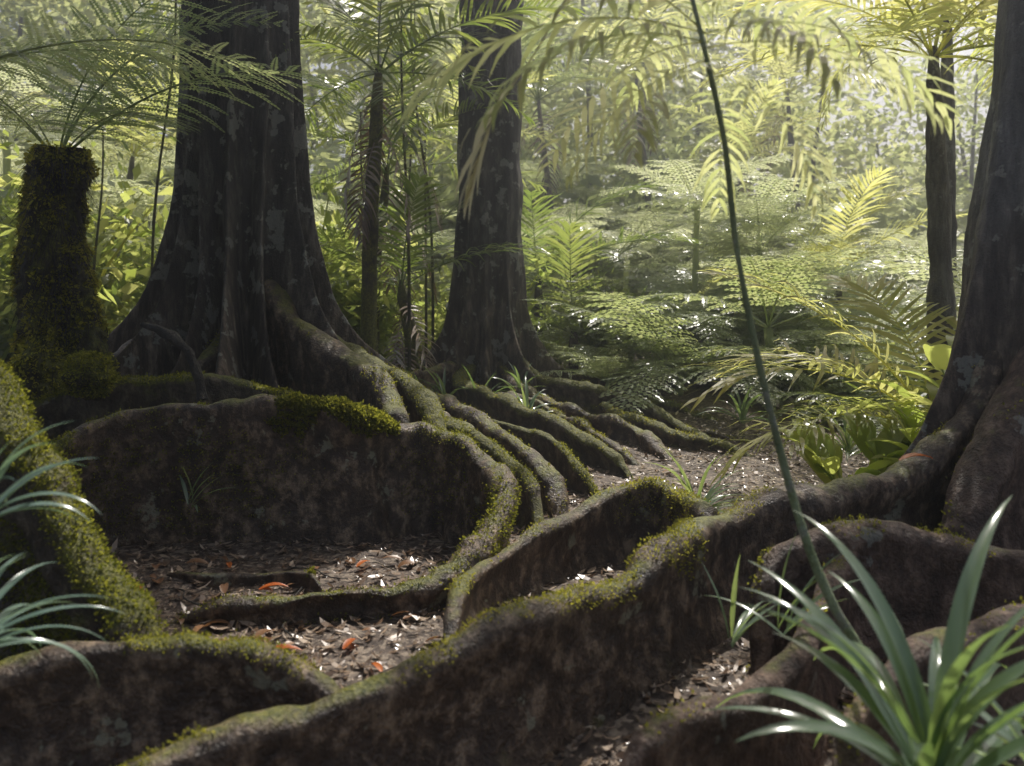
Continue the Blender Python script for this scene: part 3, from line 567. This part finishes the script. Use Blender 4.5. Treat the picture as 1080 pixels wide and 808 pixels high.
scatter([FV[3],FV[5],FV[0]],'tree_fern',22,10.5,15,'low spreading fern with lacy green fronds','fern','ferns on the forest floor',cond=lambda x,y: clear(x,y) and (x<-1.2 or x>1.5))
scatter([FV[3],FV[0],FV[1]],'tree_fern',7,8.6,12,'low spreading fern with lacy green fronds','fern','ferns on the forest floor',cond=lambda x,y: x>.36*y+.3)
scatter(BV,'shrub',24,12.5,22,'bushy green shrub with small sunlit leaves','shrub','shrubs in the understorey')
scatter([BV[0],BV[2],BV[1]],'shrub',38,24,33,'tall bushy shrub with sunlit yellow-green leaves','shrub','tall shrubs in the understorey',sc=(2.0,4.0))
scatter(BV,'shrub',12,11.3,13.5,'tall bushy shrub with sunlit yellow-green leaves','shrub','tall shrubs in the understorey',sc=(1,2),cond=lambda x,y:x<.3 and clear(x,y))
scatter(BL,'shrub',14,10.8,14,'dark shrub with long narrow leaves','shrub','shrubs with narrow leaves',cond=lambda x,y: clear(x,y))
scatter(BL,'shrub',9,8.2,10.5,'dark shrub with long narrow leaves','shrub','shrubs with narrow leaves',cond=lambda x,y: x<-3.2 or x>3.3)
random.seed(21)
for i in range(8):
    y=random.uniform(9.6,13); x=random.choice([random.uniform(-2.0,-1.0),random.uniform(-5.5,-3.6)]); z=g1(x,y); h=random.uniform(3.5,6); lx=random.uniform(-.3,.3)
    V,F=tube([(x,y,z-.1),(x+lx*.1,y,z+h*.4),(x+lx*.9,y,z+h*.75),(x+lx,y,z+h)],[.022,.018,.014,.008],6,20,.1,i)
    C=np.array([[x+lx,y,z+h]])+np.random.default_rng(i).normal(0,1,(90,3))*np.array([.4,.4,.5])
    E=top(empty('thin_sapling',(x,y,z)),'thin leaning sapling stem with sparse small leaves','sapling','thin saplings between the trunks'); part('stem',V,F,'mosstrunk',E); lv=leaf_cloud(C,.16,.35,.4,i); part('leaves',lv[0],lv[1],'bush',E,False)
CV=[]
for s in range(4):
    (V,F),P=crown_geo((0,0,0),(3.0,3.0,3.2),24,60,.28,90+s,.5); CV.append((mesh('crown',V,F,'bush' if s%2 else 'far',False),P))
random.seed(11)
for i in range(22):
    y=random.uniform(28,37); x=(-.66+1.32*(i+random.random())/22)*y
    h=random.uniform(5,8) if .28<x/y<.5 else random.uniform(7,14)
    z=g1(x,y); E=empty('rainforest_tree',(x,y,z)); top(E,'slender rainforest tree with bright leafy crown','tree','slender trees behind the clearing')
    b=random.uniform(-.8,.8); V,F=tube([(x,y,z-.2),(x+b,y,z+h*.5),(x+random.uniform(-.4,.4),y,z+h+1.5)],[.14,.1,.04],8,16,.1,i); part('trunk',V,F,'fartrunk',E)
    ob('crown',CV[i%4][0],E,(0,0,h),(0,0,random.uniform(0,6.28)),random.uniform(1.1,1.6))
n=90000; r=np.random.default_rng(77)
y=r.uniform(39,52,n); x=r.uniform(-.75,.75,n)*y; zt=r.uniform(0,1,n)**.9*20
P=np.stack([x,y,gz(x,y)+zt],1); d=vn(P*.3,5)+.6*vn(P*.8,6)-.04*(zt-9)/4-1.0*ss(.2,.42,x/y)*ss(4,11,zt)
P=P[d>-.3]; V,F=leaf_cloud(P,.62,.5,.3,78)
o=ob('distant_forest',mesh('distant_forest',V,F,'far',False)); o['kind']='stuff'; o['label']='sunlit mass of distant rainforest foliage'; o['category']='forest'

# ================================================================= LITTER
n=34000; r=np.random.default_rng(12); y=1.8+8*r.uniform(0,1,n)**.9; x=r.uniform(-.66,.66,n)*y
sz=.009+.045*r.uniform(0,1,n)**2; a=r.uniform(0,6.283,n); z=gz(x,y)+r.uniform(.002,.03,n)
D=np.stack([np.cos(a),np.sin(a),r.normal(0,.25,n)],1); S=np.stack([-np.sin(a),np.cos(a),r.normal(0,.3,n)],1)
C=np.stack([x,y,z],1); l=sz[:,None]; w=(sz*r.uniform(.12,.38,n))[:,None]; cu=np.array([0,0,1.])*(sz*r.uniform(0,.4,n))[:,None]
rows=[C-D*l+cu,C-D*l*.2+S*w,C-D*l*.2-S*w*1,C+D*l*.5+S*w*.8,C+D*l*.5-S*w*.8,C+D*l+cu]
V=np.stack(rows,1).reshape(-1,3); faces=[]
me=bpy.data.meshes.new('leaf_litter')
for k in range(n):
    q=6*k; faces+= [(q,q+1,q+2),(q+1,q+3,q+4,q+2),(q+3,q+5,q+4)]
me.from_pydata(V.tolist(),[],faces); me.materials.append(M['dead'])
o=ob('leaf_litter',me); o['kind']='stuff'; o['label']='brown fallen leaves scattered over the soil'; o['category']='leaf litter'
for i,(x,y,s,az) in enumerate([(-1.35,4.55,.08,.2),(-1.62,4.9,.05,2),(-1.1,3.75,.09,.3),(-.75,3.8,.06,1.2),(-1.95,4.5,.07,2.6),(.35,7.2,.06,0),(.25,5.9,.05,1),(.42,7.0,.05,1),(2.1,4.62,.1,.1),(-.9,4.95,.06,1),(.75,2.75,.09,.8),(1.0,3.0,.07,.4),(.9,6.6,.05,2),(.6,6.2,.04,.4),(-.55,3.6,.05,2.2)]):
    V,F=blade(s*2,s*.6,az,.35,.9,6,(0,0,0),.2); zz=g1(x,y)+.03
    if i==8: zz=.7
    o=ob('fallen_leaf',mesh('fallen_leaf',V,F,'red'),None,(x,y,zz)); top(o,'orange-red fallen leaf lying on the litter','leaf','orange-red fallen leaves')
random.seed(5)
BLm=[mesh('fallen_leaf',*blade(.16,.05+.015*k,0,.3,.7+.2*k,6,(0,0,0),.2),'brownleaf') for k in range(3)]
for (cx,cy,rx,ry,cnt) in [(-1.3,4.75,.75,.4,16),(-.9,3.75,.8,.45,18),(.7,6.8,.7,1.0,20),(.6,2.8,.6,.3,8)]:
    for i in range(cnt):
        x=cx+random.uniform(-rx,rx); y=cy+random.uniform(-ry,ry)
        o=ob('fallen_leaf',BLm[i%3],None,(x,y,g1(x,y)+.025),(random.uniform(-.3,.3),random.uniform(-.2,.2),random.uniform(0,6.28)),random.uniform(.4,.9)); top(o,'brown curled fallen leaf lying on the litter','leaf','brown fallen leaves')
TW=[mesh('twig',*tube([(-.2,0,0),(-.05,.02*k,.015),(.08,-.02,.01),(.2,.03,0)],[.005,.004,.004,.002],5,14,.2,k),'darkwood') for k in range(3)]
for i in range(22):
    cx,cy=random.choice([(-1.2,4.7),(-.8,3.7),(.7,6.8)]); x=cx+random.uniform(-.7,.7); y=cy+random.uniform(-.4,.4)
    o=ob('twig',TW[i%3],None,(x,y,g1(x,y)+.03),(0,random.uniform(-.1,.1),random.uniform(0,6.28)),random.uniform(.5,1.2)); top(o,'thin dark twig lying on the litter','twig','fallen twigs')

# ================================================================= MIST (air volume around the whole place)
m,N,L=newmat('mist'); vs=N.new('ShaderNodeVolumeScatter'); vs.inputs['Density'].default_value=.008; vs.inputs['Anisotropy'].default_value=.72; vs.inputs['Color'].default_value=(.93,.98,1,1)
oo=N.new('ShaderNodeOutputMaterial'); L.new(vs.outputs[0],oo.inputs['Volume'])
M['mist']=m
bx=np.array([[i,j,k] for i in(-52,56) for j in(-11,90) for k in(-4,25)],float)
o=ob('mist',mesh('mist',bx,np.array([[0,1,3,2],[4,6,7,5],[0,4,5,1],[2,3,7,6],[0,2,6,4],[1,5,7,3]]),'mist',False)); o['kind']='structure'

# ================================================================= LIGHT / CAMERA
sun=bpy.data.lights.new('sun','SUN'); sun.energy=5; sun.angle=math.radians(.5); sun.color=(1,.97,.9)
so=bpy.data.objects.new('sun',sun); COL.objects.link(so); so.location=(10,12,18); so.rotation_euler=(-sd).to_track_quat('-Z','Y').to_euler()
w=bpy.data.worlds.new('World'); scene.world=w; w.use_nodes=True; nt=w.node_tree; nt.nodes.clear()
sk=nt.nodes.new('ShaderNodeTexSky'); sk.sky_type='NISHITA'; sk.sun_disc=False; sk.sun_elevation=el; sk.sun_rotation=math.atan2(sd.x,sd.y); sk.dust_density=6; sk.air_density=1
bg=nt.nodes.new('ShaderNodeBackground'); bg.inputs[1].default_value=.13; ou=nt.nodes.new('ShaderNodeOutputWorld')
nt.links.new(sk.outputs[0],bg.inputs[0]); nt.links.new(bg.outputs[0],ou.inputs[0])
cam=bpy.data.cameras.new('camera'); co=bpy.data.objects.new('camera',cam); COL.objects.link(co)
co.location=(0,0,1.5); co.rotation_euler=(math.radians(90),0,0); cam.lens=30; cam.sensor_width=36; cam.shift_y=-.0685; cam.clip_end=500; cam.clip_start=.05
cam.dof.use_dof=True; cam.dof.focus_distance=6.5; cam.dof.aperture_fstop=1.8
scene.camera=co
scene.view_settings.view_transform='Standard'; scene.view_settings.look='None'; scene.view_settings.exposure=0
